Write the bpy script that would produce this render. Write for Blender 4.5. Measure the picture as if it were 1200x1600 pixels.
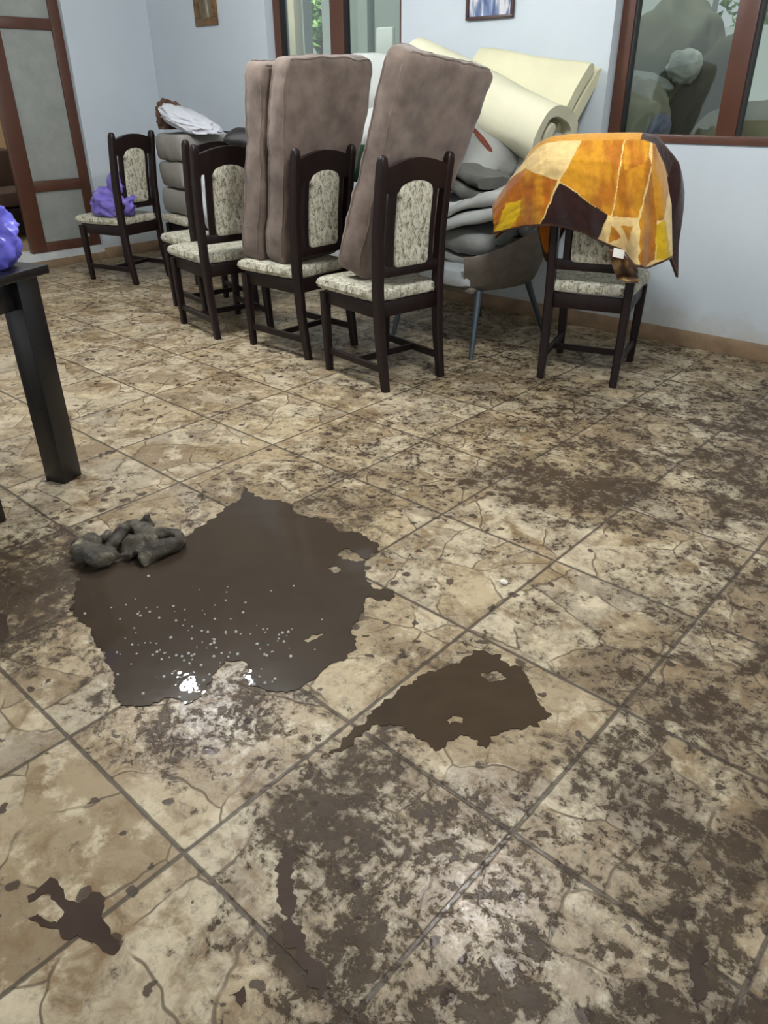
import bpy, bmesh, math, random
from mathutils import Vector, Matrix, noise
from mathutils.geometry import delaunay_2d_cdt

for o in list(bpy.data.objects):
    bpy.data.objects.remove(o)
scn = bpy.context.scene
COL = scn.collection
PI = math.pi

# ------------------------------------------------------------------ camera
H = 1.26
YAW, PIT, ROL, FPX = math.radians(42.189), math.radians(29.222), math.radians(-0.4556), 1172.83
FWD = Vector((-math.sin(YAW) * math.cos(PIT), math.cos(YAW) * math.cos(PIT), -math.sin(PIT)))
R0 = Vector((math.cos(YAW), math.sin(YAW), 0)); U0 = R0.cross(FWD)
RGT = R0 * math.cos(ROL) + U0 * math.sin(ROL); UPV = -R0 * math.sin(ROL) + U0 * math.cos(ROL)
cam = bpy.data.cameras.new('camera'); camo = bpy.data.objects.new('camera', cam); COL.objects.link(camo)
m = Matrix((RGT, UPV, -FWD)).transposed().to_4x4(); m.translation = (0, 0, H)
camo.matrix_world = m
cam.sensor_fit = 'VERTICAL'; cam.sensor_height = 32; cam.lens = 32 * FPX / 1600
cam.clip_start = 0.05; cam.clip_end = 200
scn.camera = camo

# ------------------------------------------------------------------ light and exposure
w = bpy.data.worlds.new('world'); scn.world = w; w.use_nodes = True
wb = w.node_tree.nodes['Background']
wb.inputs[0].default_value = (0.91, 0.96, 1.0, 1); wb.inputs[1].default_value = 0.60
LAMP_STRENGTH = 140.0
sun = bpy.data.lights.new('daylight', 'SUN'); suno = bpy.data.objects.new('daylight', sun); COL.objects.link(suno)
sun.energy = 9.0; sun.angle = math.radians(25); sun.color = (1.0, .98, .95)
suno.rotation_euler = (math.radians(30), 0, 0)          # falls on the yard behind the house
scn.view_settings.view_transform = 'Standard'; scn.view_settings.look = 'None'
scn.view_settings.gamma = 1; scn.view_settings.use_curve_mapping = False
scn.view_settings.exposure = 0.45

# ------------------------------------------------------------------ helpers
def ray(x, y): return RGT * ((x - 600) / FPX) - UPV * ((y - 800) / FPX) + FWD
def fl(x, y, z=0.0):
    d = ray(x, y); return Vector((0, 0, H)) + d * ((z - H) / d.z)
def onY(x, y, Y):
    d = ray(x, y); return Vector((0, 0, H)) + d * (Y / d.y)
def srgb(r, g, b):
    f = lambda c: c / 12.92 if c <= .04045 else ((c + .055) / 1.055) ** 2.4
    return (f(r / 255), f(g / 255), f(b / 255), 1)

def obj(name, bm, mat, parent=None, smooth=True, angle=40):
    me = bpy.data.meshes.new(name)
    bmesh.ops.recalc_face_normals(bm, faces=bm.faces)
    bm.to_mesh(me); bm.free()
    if smooth:
        for p in me.polygons: p.use_smooth = True
        me.set_sharp_from_angle(angle=math.radians(angle))
    if mat: me.materials.append(mat)
    o = bpy.data.objects.new(name, me); COL.objects.link(o)
    if parent: o.parent = parent
    return o
def empty(name, loc, rz=0):
    o = bpy.data.objects.new(name, None); COL.objects.link(o)
    o.location = loc; o.rotation_euler = (0, 0, rz); o.empty_display_size = .1
    return o
def tag(o, label, cat, group=None, kind=None):
    o['label'] = label; o['category'] = cat
    if group: o['group'] = group
    if kind: o['kind'] = kind
    return o
def struct(o):
    o['kind'] = 'structure'; return o

def box(bm, lo, hi, bev=0.0, mat=None):
    g = bmesh.ops.create_cube(bm, size=1)
    vs = g['verts']
    c = [(lo[i] + hi[i]) / 2 for i in range(3)]; s = [hi[i] - lo[i] for i in range(3)]
    for v in vs:
        v.co = Vector((v.co.x * s[0] + c[0], v.co.y * s[1] + c[1], v.co.z * s[2] + c[2]))
    if bev:
        es = list({e for v in vs for e in v.link_edges})
        r = bmesh.ops.bevel(bm, geom=es, offset=bev, segments=2, affect='EDGES', profile=.5)
        vs = list({v for f in r['faces'] for v in f.verts} | {v for v in vs if v.is_valid})
    if mat is not None:
        for v in vs: v.co = mat @ v.co
    return vs
def sweep(bm, pts, sizes, wid, side=Vector((0, 1, 0)), cut=.18, cap_round=True):
    """rectangular rounded section swept along pts; sizes = extent in the sweep plane, wid = extent along side"""
    rings = []
    n = len(pts)
    for i, p in enumerate(pts):
        a = pts[max(i - 1, 0)]; b = pts[min(i + 1, n - 1)]
        t = (b - a).normalized(); s = side.normalized(); q = t.cross(s).normalized()
        hw = (wid[i] if isinstance(wid, (list, tuple)) else wid) / 2; hs = sizes[i] / 2
        c = min(hw, hs) * cut * 2
        co = [(-hs, -hw + c), (-hs, hw - c), (-hs + c, hw), (hs - c, hw), (hs, hw - c), (hs, -hw + c), (hs - c, -hw), (-hs + c, -hw)]
        rings.append([bm.verts.new(p + q * x + s * y) for x, y in co])
    for a, b in zip(rings, rings[1:]):
        for k in range(8): bm.faces.new((a[k], a[(k + 1) % 8], b[(k + 1) % 8], b[k]))
    bm.faces.new(rings[0]); bm.faces.new(rings[-1][::-1])
def tube(bm, pts, rad, seg=10, cap=True, squash=1.0):
    rings = []
    n = len(pts)
    pts = [Vector(p) for p in pts]
    ref = Vector((0, 0, 1))
    t0 = (pts[1] - pts[0]).normalized()
    if abs(t0.dot(ref)) > .9: ref = Vector((1, 0, 0))
    u = t0.cross(ref).normalized()
    for i, p in enumerate(pts):
        t = (pts[min(i + 1, n - 1)] - pts[max(i - 1, 0)]).normalized()
        u = (u - t * u.dot(t)).normalized(); v = t.cross(u)
        r = rad[i] if isinstance(rad, (list, tuple)) else rad
        rings.append([bm.verts.new(p + u * (r * math.cos(2 * PI * k / seg)) + v * (r * squash * math.sin(2 * PI * k / seg))) for k in range(seg)])
    for a, b in zip(rings, rings[1:]):
        for k in range(seg): bm.faces.new((a[k], a[(k + 1) % seg], b[(k + 1) % seg], b[k]))
    if cap:
        bm.faces.new(rings[0][::-1]); bm.faces.new(rings[-1])
def prism(bm, poly, t, fn):
    """closed 2D poly extruded by thickness t, fn(a, b, c) -> Vector"""
    A = [bm.verts.new(fn(a, b, -t / 2)) for a, b in poly]; B = [bm.verts.new(fn(a, b, t / 2)) for a, b in poly]
    n = len(poly)
    for k in range(n): bm.faces.new((A[k], A[(k + 1) % n], B[(k + 1) % n], B[k]))
    fa = bm.faces.new(A); fb = bm.faces.new(B[::-1])
    bmesh.ops.triangulate(bm, faces=[fa, fb])
def puff(bm, L, W, T, nu=28, nv=18, p=6, q=.38, fn=None, M=None):
    """soft cushion: L along x, W along y, T thick along z; fn displaces"""
    def grid(sg):
        g = []
        for i in range(nu + 1):
            row = []
            for j in range(nv + 1):
                u = -1 + 2 * i / nu; v = -1 + 2 * j / nv
                u = math.copysign(1 - (1 - abs(u)) ** 1.5, u) if True else u
                v = math.copysign(1 - (1 - abs(v)) ** 1.5, v)
                k = max(0, (1 - abs(u) ** p) * (1 - abs(v) ** p)) ** q
                # rounded plan corners
                cu = u * (1 - .05 * abs(v) ** max(8, p)); cv = v * (1 - .05 * abs(u) ** max(8, p))
                row.append((cu * L / 2, cv * W / 2, sg * k * T / 2, i in (0, nu) or j in (0, nv)))
            g.append(row)
        return g
    def mk(c):
        P = Vector(c[:3])
        if fn: P = fn(P)
        return bm.verts.new(M @ P if M else P)
    top = grid(1); bot = grid(-1)
    VT = [[mk(c) for c in r] for r in top]
    VB = [[VT[i][j] if bot[i][j][3] else mk(bot[i][j]) for j in range(nv + 1)] for i in range(nu + 1)]
    for i in range(nu):
        for j in range(nv):
            bm.faces.new((VT[i][j], VT[i + 1][j], VT[i + 1][j + 1], VT[i][j + 1]))
            a = (VB[i][j + 1], VB[i + 1][j + 1], VB[i + 1][j], VB[i][j])
            if len(set(a)) == 4: 
                try: bm.faces.new(a)
                except ValueError: pass
def ribbon(bm, line, th, length, nst=14, fn=None, M=None, rnd=4):
    """2D centre line (a, b) of thickness th, extruded along local x by length: folded or rolled sheets"""
    n = len(line); L = [Vector((a, b)) for a, b in line]
    left, right = [], []
    for i in range(n):
        t = (L[min(i + 1, n - 1)] - L[max(i - 1, 0)]).normalized(); q = Vector((-t.y, t.x))
        left.append(L[i] + q * th / 2); right.append(L[i] - q * th / 2)
    t1 = (L[-1] - L[-2]).normalized(); t0 = (L[0] - L[1]).normalized()
    loop = list(left)
    for k in range(1, rnd):
        a = PI / 2 - PI * k / rnd
        q = Vector((-t1.y, t1.x)); loop.append(L[-1] + q * (th / 2 * math.sin(a)) + t1 * (th / 2 * math.cos(a)))
    loop += right[::-1]
    for k in range(1, rnd):
        a = PI / 2 - PI * k / rnd
        q = Vector((-t0.y, t0.x)); loop.append(L[0] + q * (th / 2 * math.sin(a)) + t0 * (th / 2 * math.cos(a)))
    rings = []
    for s in range(nst + 1):
        x = -length / 2 + length * s / nst
        ring = []
        for p in loop:
            P = Vector((x, p.x, p.y))
            if fn: P = fn(P)
            ring.append(bm.verts.new(M @ P if M else P))
        rings.append(ring)
    N = len(loop)
    for a, b in zip(rings, rings[1:]):
        for k in range(N): bm.faces.new((a[k], a[(k + 1) % N], b[(k + 1) % N], b[k]))
    # caps as quads strips between left and right
    for ring in (rings[0], rings[-1]):
        for i in range(n - 1):
            l0, l1 = ring[i], ring[i + 1]; r0, r1 = ring[n + rnd - 1 + (n - 1 - i)], ring[n + rnd - 1 + (n - 2 - i)]
            bm.faces.new((l0, l1, r1, r0))
        bm.faces.new([ring[n - 1]] + ring[n:n + rnd - 1] + [ring[n + rnd - 1]])
        bm.faces.new([ring[2 * n + rnd - 2]] + ring[2 * n + rnd - 1:] + [ring[0]])
def fbm(p, o=4): return noise.fractal(p, 1.0, 2.0, o)
def wobble(amp, sc, seed=0):
    off = Vector((seed * 3.7, seed * 1.3, seed * 5.1))
    def f(P):
        q = P * sc + off
        return P + Vector((fbm(q, 3), fbm(q + Vector((9, 2, 5)), 3), fbm(q + Vector((4, 7, 1)), 3))) * amp
    return f
def crumple(bm, R, sc=3.0, amp=.22, seed=1, sub=5, flat=0.0, M=None):
    g = bmesh.ops.create_icosphere(bm, subdivisions=sub, radius=1)
    off = Vector((seed * 2.1, seed * 4.3, seed * .7))
    for v in g['verts']:
        d = v.co.normalized()
        rg = 1 - abs(noise.noise(d * sc + off)) * 2
        rg2 = 1 - abs(noise.noise(d * sc * 2.3 + off)) * 2
        k = 1 + amp * rg * .6 + amp * .16 * rg2 + amp * .6 * noise.noise(d * sc * .5 + off)
        P = Vector((d.x * R[0], d.y * R[1], d.z * R[2])) * k
        if P.z < -flat * R[2]: P.z = -flat * R[2] + (P.z + flat * R[2]) * .08
        v.co = M @ P if M else P
def TRS(loc, rot=(0, 0, 0), s=1):
    from mathutils import Euler
    return Matrix.Translation(loc) @ Euler(rot).to_matrix().to_4x4() @ Matrix.Scale(s, 4)
def frame(ax, ay, az, org):
    m = Matrix((ax, ay, az)).transposed().to_4x4(); m.translation = org; return m
def copy_tree(o, parent=None):
    c = o.copy(); COL.objects.link(c); c.parent = parent
    for ch in [k for k in bpy.data.objects if k.parent == o]: copy_tree(ch, c)
    return c

# ------------------------------------------------------------------ materials
class NT:
    def __init__(s, name):
        s.m = bpy.data.materials.new(name); s.m.use_nodes = True
        s.t = s.m.node_tree; s.b = s.t.nodes['Principled BSDF']; s.out = s.t.nodes['Material Output']
    def n(s, typ, **kw):
        n = s.t.nodes.new(typ)
        for k, v in kw.items():
            if k.startswith('i_'):
                key = k[2:]; key = int(key) if key.isdigit() else key.replace('_', ' ')
                n.inputs[key].default_value = v
            else: setattr(n, k, v)
        return n
    def l(s, a, b): s.t.links.new(a, b)
    def math(s, op, a, b=None, c=None, clamp=False):
        n = s.n('ShaderNodeMath', operation=op, use_clamp=clamp)
        for i, x in enumerate((a, b, c)):
            if x is None: continue
            if isinstance(x, (int, float)): n.inputs[i].default_value = x
            else: s.l(x, n.inputs[i])
        return n.outputs[0]
    def mix(s, f, a, b, mode='MIX'):
        n = s.n('ShaderNodeMix', data_type='RGBA', blend_type=mode)
        for i, x in ((0, f), (6, a), (7, b)):
            if isinstance(x, (int, float)): n.inputs[i].default_value = x
            elif isinstance(x, tuple): n.inputs[i].default_value = x
            else: s.l(x, n.inputs[i])
        return n.outputs[2]
    def ramp(s, f, stops, interp='LINEAR'):
        n = s.n('ShaderNodeValToRGB'); n.color_ramp.interpolation = interp
        e = n.color_ramp.elements
        while len(e) < len(stops): e.new(.5)
        for el, (p, c) in zip(e, stops): el.position = p; el.color = c
        s.l(f, n.inputs[0]); return n.outputs[0]
    def sstep(s, x, a, b):
        n = s.n('ShaderNodeMapRange', interpolation_type='SMOOTHSTEP'); n.inputs[1].default_value = a; n.inputs[2].default_value = b
        s.l(x, n.inputs[0]); return n.outputs[0]
    def noise(s, vec, scale, detail=4, rough=.55, dist=0.0):
        n = s.n('ShaderNodeTexNoise'); n.inputs['Scale'].default_value = scale; n.inputs['Detail'].default_value = detail
        n.inputs['Roughness'].default_value = rough; n.inputs['Distortion'].default_value = dist
        if vec is not None: s.l(vec, n.inputs['Vector'])
        return n
    def coord(s, which='Object'): return s.n('ShaderNodeTexCoord').outputs[which]
    def scaled(s, vec, sc):
        n = s.n('ShaderNodeMapping'); n.inputs['Scale'].default_value = sc; s.l(vec, n.inputs[0]); return n.outputs[0]
    def bump(s, h, strength, dist=.01):
        n = s.n('ShaderNodeBump'); n.inputs['Strength'].default_value = strength; n.inputs['Distance'].default_value = dist
        s.l(h, n.inputs['Height']); s.l(n.outputs[0], s.b.inputs['Normal'])
def mat(name, col, rough=.5, var=.12, scale=8.0, bump=0.0, bscale=60.0, spec=.5, metal=0.0, stretch=(1, 1, 1), sheen=0.0):
    t = NT(name); c = t.scaled(t.coord(), stretch)
    nz = t.noise(c, scale, 5)
    dark = tuple(x * (1 - var) for x in col[:3]) + (1,); lite = tuple(min(1, x * (1 + var)) for x in col[:3]) + (1,)
    t.l(t.ramp(nz.outputs[0], [(.3, dark), (.7, lite)]), t.b.inputs['Base Color'])
    t.b.inputs['Roughness'].default_value = rough; t.b.inputs['Specular IOR Level'].default_value = spec; t.b.inputs['Metallic'].default_value = metal
    if sheen:
        t.b.inputs['Sheen Weight'].default_value = sheen; t.b.inputs['Sheen Roughness'].default_value = .4
    if bump:
        t.bump(t.noise(c, bscale, 4).outputs[0], bump, .004)
    return t.m

M = {}
M['wood'] = mat('dark_wood', srgb(30, 18, 17), .42, .25, 6, .06, 40, .3, stretch=(3, 3, .5))
M['table'] = mat('black_table', srgb(20, 17, 18), .3, .2, 6, .06, 40)
M['frame'] = mat('brown_frame', srgb(84, 52, 38), .38, .12, 10, .04, 60)
M['sealblack'] = mat('black_seal', srgb(22, 20, 20), .6)
M['plush'] = mat('brown_plush', srgb(116, 102, 93), .95, .3, 9, .9, 30, .15, sheen=.35)
M['grey'] = mat('grey_blanket', srgb(146, 147, 143), .95, .12, 6, .4, 60, .1)
M['dgrey'] = mat('dark_grey_blanket', srgb(98, 97, 93), .95, .15, 6, .4, 60, .1)
M['lgrey'] = mat('light_grey_pad', srgb(182, 185, 181), .9, .06, 6, .3, 50, .1)
M['armchair'] = mat('grey_armchair_fabric', srgb(112, 104, 94), .95, .15, 20, .4, 160, .1)
M['armseat'] = mat('pale_grey_seat', srgb(178, 184, 186), .9, .08, 10, .2, 120, .1)
M['foam'] = mat('yellow_foam', srgb(212, 209, 182), .9, .05, 5, .25, 120, .1)
M['foam2'] = mat('cream_foam', srgb(214, 210, 178), .9, .05, 5, .25, 120, .1)
M['green'] = mat('dark_green_cloth', srgb(38, 62, 46), .9, .25, 12, .4, 50, .1)
M['rust'] = mat('rust_fabric', srgb(104, 58, 46), .9, .4, 25, .3, 50, .1)
M['metal'] = mat('grey_metal', srgb(92, 102, 110), .35, .06, 10, metal=.7)
M['purple'] = mat('purple_plastic', srgb(96, 94, 192), .28, .2, 6, .25, 30, .5)
M['lilac'] = mat('lilac_plastic', srgb(118, 104, 190), .35, .25, 5, .3, 30, .5)
M['whitecloth'] = mat('white_cloth', srgb(196, 198, 204), .8, .06, 6, .3, 40, .2)
M['stackgrey'] = mat('grey_cushion_cover', srgb(140, 136, 130), .9, .08, 8, .3, 90, .1)
M['skirt'] = mat('stone_skirting', srgb(142, 118, 92), .5, .3, 9, .1, 40)
M['threshold'] = mat('threshold', srgb(196, 200, 198), .7, .1, 9, .1, 40)
M['gilt'] = mat('gilt_frame', srgb(122, 92, 58), .4, .35, 40, .4, 80, metal=.3)
M['darkframe'] = mat('dark_picture_frame', srgb(66, 46, 44), .4, .2, 30)
M['olive'] = mat('olive_tarpaulin', srgb(74, 76, 64), .9, .15, 4, 0, 20, .1)
M['sack'] = mat('pale_sack', srgb(178, 182, 172), .8, .12, 6, .3, 20, .2)
M['tan'] = mat('tan_cloth', srgb(160, 156, 136), .9, .12, 6, .3, 20, .1)
M['bluebag'] = mat('blue_bag', srgb(128, 132, 160), .5, .15, 6, .2, 20)
M['leaf'] = mat('leaves', srgb(120, 160, 84), .6, .45, 14)
M['post'] = mat('beige_post', srgb(190, 180, 150), .7, .08)
M['yard'] = mat('yard_concrete', srgb(150, 150, 145), .9, .1)
M['yardwall'] = mat('grey_green_render', srgb(132, 140, 136), .85, .06, 3)
M['beigewall'] = mat('beige_wall', srgb(206, 182, 146), .85, .06, 3)
M['brown'] = mat('brown_upholstery', srgb(92, 74, 64), .8, .15, 6)
M['beigefloor'] = mat('beige_floor', srgb(176, 156, 128), .5, .1, 4)
M['ceil'] = mat('ceiling_paint', srgb(192, 190, 186), .9, .03)
M['tagwhite'] = mat('care_label', srgb(236, 232, 222), .7, .02)
M['brass'] = mat('lamp_metal', srgb(180, 170, 150), .3, .05, metal=.8)

def wall_mat():
    t = NT('white_wall_paint'); c = t.coord()
    n1 = t.noise(c, 1.3, 4).outputs[0]; n2 = t.noise(c, 7, 6, .7).outputs[0]
    base = t.ramp(n1, [(.3, srgb(192, 201, 207)), (.7, srgb(200, 208, 214))])
    sep = t.n('ShaderNodeSeparateXYZ'); t.l(c, sep.inputs[0])
    low = t.math('SUBTRACT', 1.0, t.math('MULTIPLY', sep.outputs[2], 2.2))
    st = t.sstep(t.math('ADD', t.math('MULTIPLY', n2, 1.1), low), .95, 1.5)
    col = t.mix(t.math('MULTIPLY', st, .5), base, srgb(176, 168, 150))
    t.l(col, t.b.inputs['Base Color']); t.b.inputs['Roughness'].default_value = .75; t.b.inputs['Specular IOR Level'].default_value = .25
    t.bump(t.noise(c, 90, 3).outputs[0], .12, .003)
    return t.m
M['wall'] = wall_mat()

GX0, GXS, GY0, GYS = -.911, .441, .430, .4525
def floor_mat():
    t = NT('crazy_stone_tiles'); c = t.coord()
    sep = t.n('ShaderNodeSeparateXYZ'); t.l(c, sep.inputs[0])
    gx = t.math('DIVIDE', t.math('SUBTRACT', sep.outputs[0], GX0), GXS); gy = t.math('DIVIDE', t.math('SUBTRACT', sep.outputs[1], GY0), GYS)
    ix = t.math('FLOOR', gx); iy = t.math('FLOOR', gy)
    fx = t.math('FRACT', gx); fy = t.math('FRACT', gy)
    ex = t.math('MINIMUM', fx, t.math('SUBTRACT', 1.0, fx)); ey = t.math('MINIMUM', fy, t.math('SUBTRACT', 1.0, fy))
    edge = t.math('MULTIPLY', t.math('MINIMUM', ex, ey), .445)
    jit = t.math('MULTIPLY', t.math('SUBTRACT', t.noise(c, 30, 3).outputs[0], .5), .005)
    grout = t.math('SUBTRACT', 1.0, t.sstep(t.math('ADD', edge, jit), .0028, .0066))
    # every tile its own slice of the stone pattern
    cmb = t.n('ShaderNodeCombineXYZ'); t.l(t.math('MULTIPLY', ix, 3.17), cmb.inputs[0]); t.l(t.math('MULTIPLY', iy, 5.31), cmb.inputs[1])
    va = t.n('ShaderNodeVectorMath', operation='ADD'); t.l(c, va.inputs[0]); t.l(cmb.outputs[0], va.inputs[1])
    wob = t.n('ShaderNodeVectorMath', operation='SCALE'); wn = t.noise(va.outputs[0], 5, 3); t.l(wn.outputs['Color'], wob.inputs[0]); wob.inputs['Scale'].default_value = .12
    vb = t.n('ShaderNodeVectorMath', operation='ADD'); t.l(va.outputs[0], vb.inputs[0]); t.l(wob.outputs[0], vb.inputs[1])
    st = t.scaled(vb.outputs[0], (1, 1, 1))
    vor = t.n('ShaderNodeTexVoronoi', feature='F1', voronoi_dimensions='2D'); vor.inputs['Scale'].default_value = 5.0; t.l(st, vor.inputs['Vector'])
    vd = t.n('ShaderNodeTexVoronoi', feature='DISTANCE_TO_EDGE', voronoi_dimensions='2D'); vd.inputs['Scale'].default_value = 5.0; t.l(st, vd.inputs['Vector'])
    crackvis = t.sstep(t.noise(va.outputs[0], 6, 2).outputs[0], .38, .52)
    crack = t.math('MULTIPLY', t.math('SUBTRACT', 1.0, t.sstep(vd.outputs['Distance'], .006, .022)), crackvis)
    cs = t.n('ShaderNodeSeparateColor'); t.l(vor.outputs['Color'], cs.inputs[0])
    stone = t.ramp(cs.outputs[0], [(0, srgb(160, 141, 110)), (.25, srgb(188, 170, 138)), (.5, srgb(146, 127, 100)), (.72, srgb(202, 188, 160)), (1, srgb(162, 149, 128))])
    mott = t.noise(st, 9, 8, .68, .8).outputs[0]
    stone = t.mix(t.sstep(mott, .42, .7), stone, srgb(128, 104, 72))
    stone = t.mix(t.math('MULTIPLY', t.sstep(t.noise(va.outputs[0], 8, 8, .7).outputs[0], .5, .64), .75), stone, srgb(214, 200, 170))
    stone = t.mix(t.math('MULTIPLY', crack, .8), stone, srgb(84, 68, 48))
    # mud: density comes from the surface attribute, edges from fractal noise
    at = t.n('ShaderNodeAttribute', attribute_name='mud').outputs['Fac']
    n1 = t.noise(c, 5.5, 10, .68, .6).outputs[0]; n2 = t.noise(c, 20, 10, .78, .5).outputs[0]
    n3 = t.noise(c, 55, 6, .75).outputs[0]
    nn = t.math('ADD', t.math('MULTIPLY', n1, .42), t.math('ADD', t.math('MULTIPLY', n2, .74), t.math('MULTIPLY', n3, .42)))
    nn = t.math('SUBTRACT', nn, .29)
    lev = t.math('ADD', nn, t.math('MULTIPLY', t.math('SUBTRACT', at, .49), .30))
    film = t.math('ADD', t.math('MULTIPLY', t.sstep(lev, .44, .58), .5), t.math('MULTIPLY', t.sstep(t.math('ADD', at, t.math('MULTIPLY', t.math('SUBTRACT', n1, .5), 1.2)), .40, .80), .42), clamp=True)
    thick = t.sstep(lev, .55, .59)
    # separate drops of mud
    vs = t.n('ShaderNodeTexVoronoi', feature='F1', voronoi_dimensions='2D'); vs.inputs['Scale'].default_value = 17
    dw = t.n('ShaderNodeVectorMath', operation='SCALE'); t.l(t.noise(c, 22, 4).outputs['Color'], dw.inputs[0]); dw.inputs['Scale'].default_value = .05
    dv = t.n('ShaderNodeVectorMath', operation='ADD'); t.l(c, dv.inputs[0]); t.l(dw.outputs[0], dv.inputs[1]); t.l(dv.outputs[0], vs.inputs['Vector'])
    vc = t.n('ShaderNodeSeparateColor'); t.l(vs.outputs['Color'], vc.inputs[0])
    drop = t.math('SUBTRACT', 1.0, t.sstep(t.math('DIVIDE', vs.outputs['Distance'], t.math('MULTIPLY', t.math('POWER', vc.outputs[0], 3.0), .32)), .75, 1.0))
    drop = t.math('MULTIPLY', drop, t.math('GREATER_THAN', vc.outputs[1], .58))
    col = t.mix(film, stone, srgb(94, 81, 64))
    mudc = t.ramp(t.noise(c, 14, 4).outputs[0], [(.35, srgb(52, 39, 28)), (.7, srgb(76, 61, 46))])
    col = t.mix(t.math('MULTIPLY', thick, .80), col, mudc)
    col = t.mix(t.math('MULTIPLY', drop, .9), col, srgb(62, 47, 36))
    col = t.mix(t.math('MULTIPLY', grout, .85), col, srgb(70, 60, 50))
    t.l(col, t.b.inputs['Base Color'])
    wet = t.n('ShaderNodeAttribute', attribute_name='wet').outputs['Fac']
    wet2 = t.math('POWER', wet, 2.5)
    rgh = t.math('ADD', t.math('MULTIPLY', t.math('SUBTRACT', 1.0, wet), .42), t.math('ADD', t.math('MULTIPLY', n2, t.math('MULTIPLY', t.math('SUBTRACT', 1.0, wet2), .14)), .015), clamp=True)
    rgh = t.math('ADD', rgh, t.math('MULTIPLY', thick, .16), clamp=True)
    t.l(rgh, t.b.inputs['Roughness'])
    t.l(t.math('SUBTRACT', .34, t.math('MULTIPLY', thick, .17)), t.b.inputs['Specular IOR Level'])
    hgt = t.math('ADD', t.math('MULTIPLY', n2, t.math('ADD', t.math('MULTIPLY', t.math('SUBTRACT', 1.0, wet2), .0014), .0003)), t.math('ADD', t.math('MULTIPLY', grout, -.0012), t.math('MULTIPLY', crack, -.0005)))
    hgt = t.math('ADD', hgt, t.math('MULTIPLY', t.math('MULTIPLY', t.noise(c, 60, 2, .5).outputs[0], wet2), .0024))
    hgt = t.math('ADD', hgt, t.math('MULTIPLY', thick, .0003))
    t.bump(hgt, 1.0, 1.0)
    return t.m
M['floor'] = floor_mat()

def fabric_mat():
    t = NT('speckled_upholstery'); c = t.coord()
    v = t.scaled(c, (1, 1, .5))
    n = t.noise(v, 75, 4, .6, 1.2).outputs[0]; n2 = t.noise(c, 26, 3).outputs[0]
    col = t.ramp(t.math('ADD', t.math('MULTIPLY', n, .75), t.math('MULTIPLY', n2, .25)), [(.36, srgb(88, 82, 66)), (.46, srgb(164, 160, 140)), (.56, srgb(204, 200, 184))])
    t.l(col, t.b.inputs['Base Color']); t.b.inputs['Roughness'].default_value = .9; t.b.inputs['Specular IOR Level'].default_value = .1
    t.bump(n, .3, .003); return t.m
M['fabric'] = fabric_mat()
def vcol_mat(name, rough, sheen=.3, bs=70):
    t = NT(name); a = t.n('ShaderNodeVertexColor', layer_name='print')
    n = t.noise(t.coord(), 40, 4).outputs[0]
    t.l(t.mix(1.0, a.outputs[0], t.ramp(n, [(.3, (.78, .78, .78, 1)), (.7, (1, 1, 1, 1))]), 'MULTIPLY'), t.b.inputs['Base Color'])
    t.b.inputs['Roughness'].default_value = rough; t.b.inputs['Specular IOR Level'].default_value = .12
    t.b.inputs['Sheen Weight'].default_value = sheen
    t.bump(t.noise(t.coord(), bs, 4).outputs[0], .5, .006); return t.m
M['printed'] = vcol_mat('printed_plush', .9)
def mud_mat(name, c0, c1, rough=.06, bump=.03):
    t = NT(name); c = t.coord()
    n = t.noise(c, 3.5, 5, .6, .5).outputs[0]
    t.l(t.ramp(n, [(.3, c0), (.7, c1)]), t.b.inputs['Base Color'])
    t.b.inputs['Roughness'].default_value = rough; t.b.inputs['IOR'].default_value = 1.33; t.b.inputs['Specular IOR Level'].default_value = .5 if rough < .2 else .3
    t.bump(t.noise(c, 11, 3, .5).outputs[0], bump, .01); return t.m
M['mudwater'] = mud_mat('muddy_water', srgb(64, 55, 46), srgb(72, 62, 52), .02, .10)
M['mudwater2'] = mud_mat('brown_muddy_water', srgb(60, 48, 36), srgb(78, 64, 48), .10, .15)
M['mud'] = mud_mat('wet_mud', srgb(58, 46, 38), srgb(74, 60, 50), .42, .4)
def rag_mat():
    t = NT('mud_soaked_rag'); c = t.coord()
    n = t.noise(c, 16, 6, .65, .5).outputs[0]
    col = t.ramp(n, [(.40, srgb(50, 44, 36)), (.56, srgb(78, 70, 57)), (.63, srgb(116, 108, 88)), (.69, srgb(172, 166, 140))])
    t.l(col, t.b.inputs['Base Color']); t.b.inputs['Roughness'].default_value = .45
    t.bump(t.noise(c, 45, 6, .65).outputs[0], .9, .012); return t.m
M['rag'] = rag_mat()
def glass_mat(name, col, refl=.12, rough=.02):
    t = NT(name)
    tr = t.n('ShaderNodeBsdfTransparent'); tr.inputs[0].default_value = col
    gl = t.n('ShaderNodeBsdfGlossy'); gl.inputs['Roughness'].default_value = rough; gl.inputs[0].default_value = (.9, .95, .95, 1)
    lw = t.n('ShaderNodeLayerWeight'); lw.inputs[0].default_value = .25
    f = t.math('ADD', t.math('MULTIPLY', lw.outputs['Fresnel'], .7), refl, clamp=True)
    mx = t.n('ShaderNodeMixShader'); t.l(f, mx.inputs[0]); t.l(tr.outputs[0], mx.inputs[1]); t.l(gl.outputs[0], mx.inputs[2])
    t.l(mx.outputs[0], t.out.inputs[0]); return t.m
M['glass'] = glass_mat('window_glass', (.72, .76, .74, 1), .06)
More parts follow.
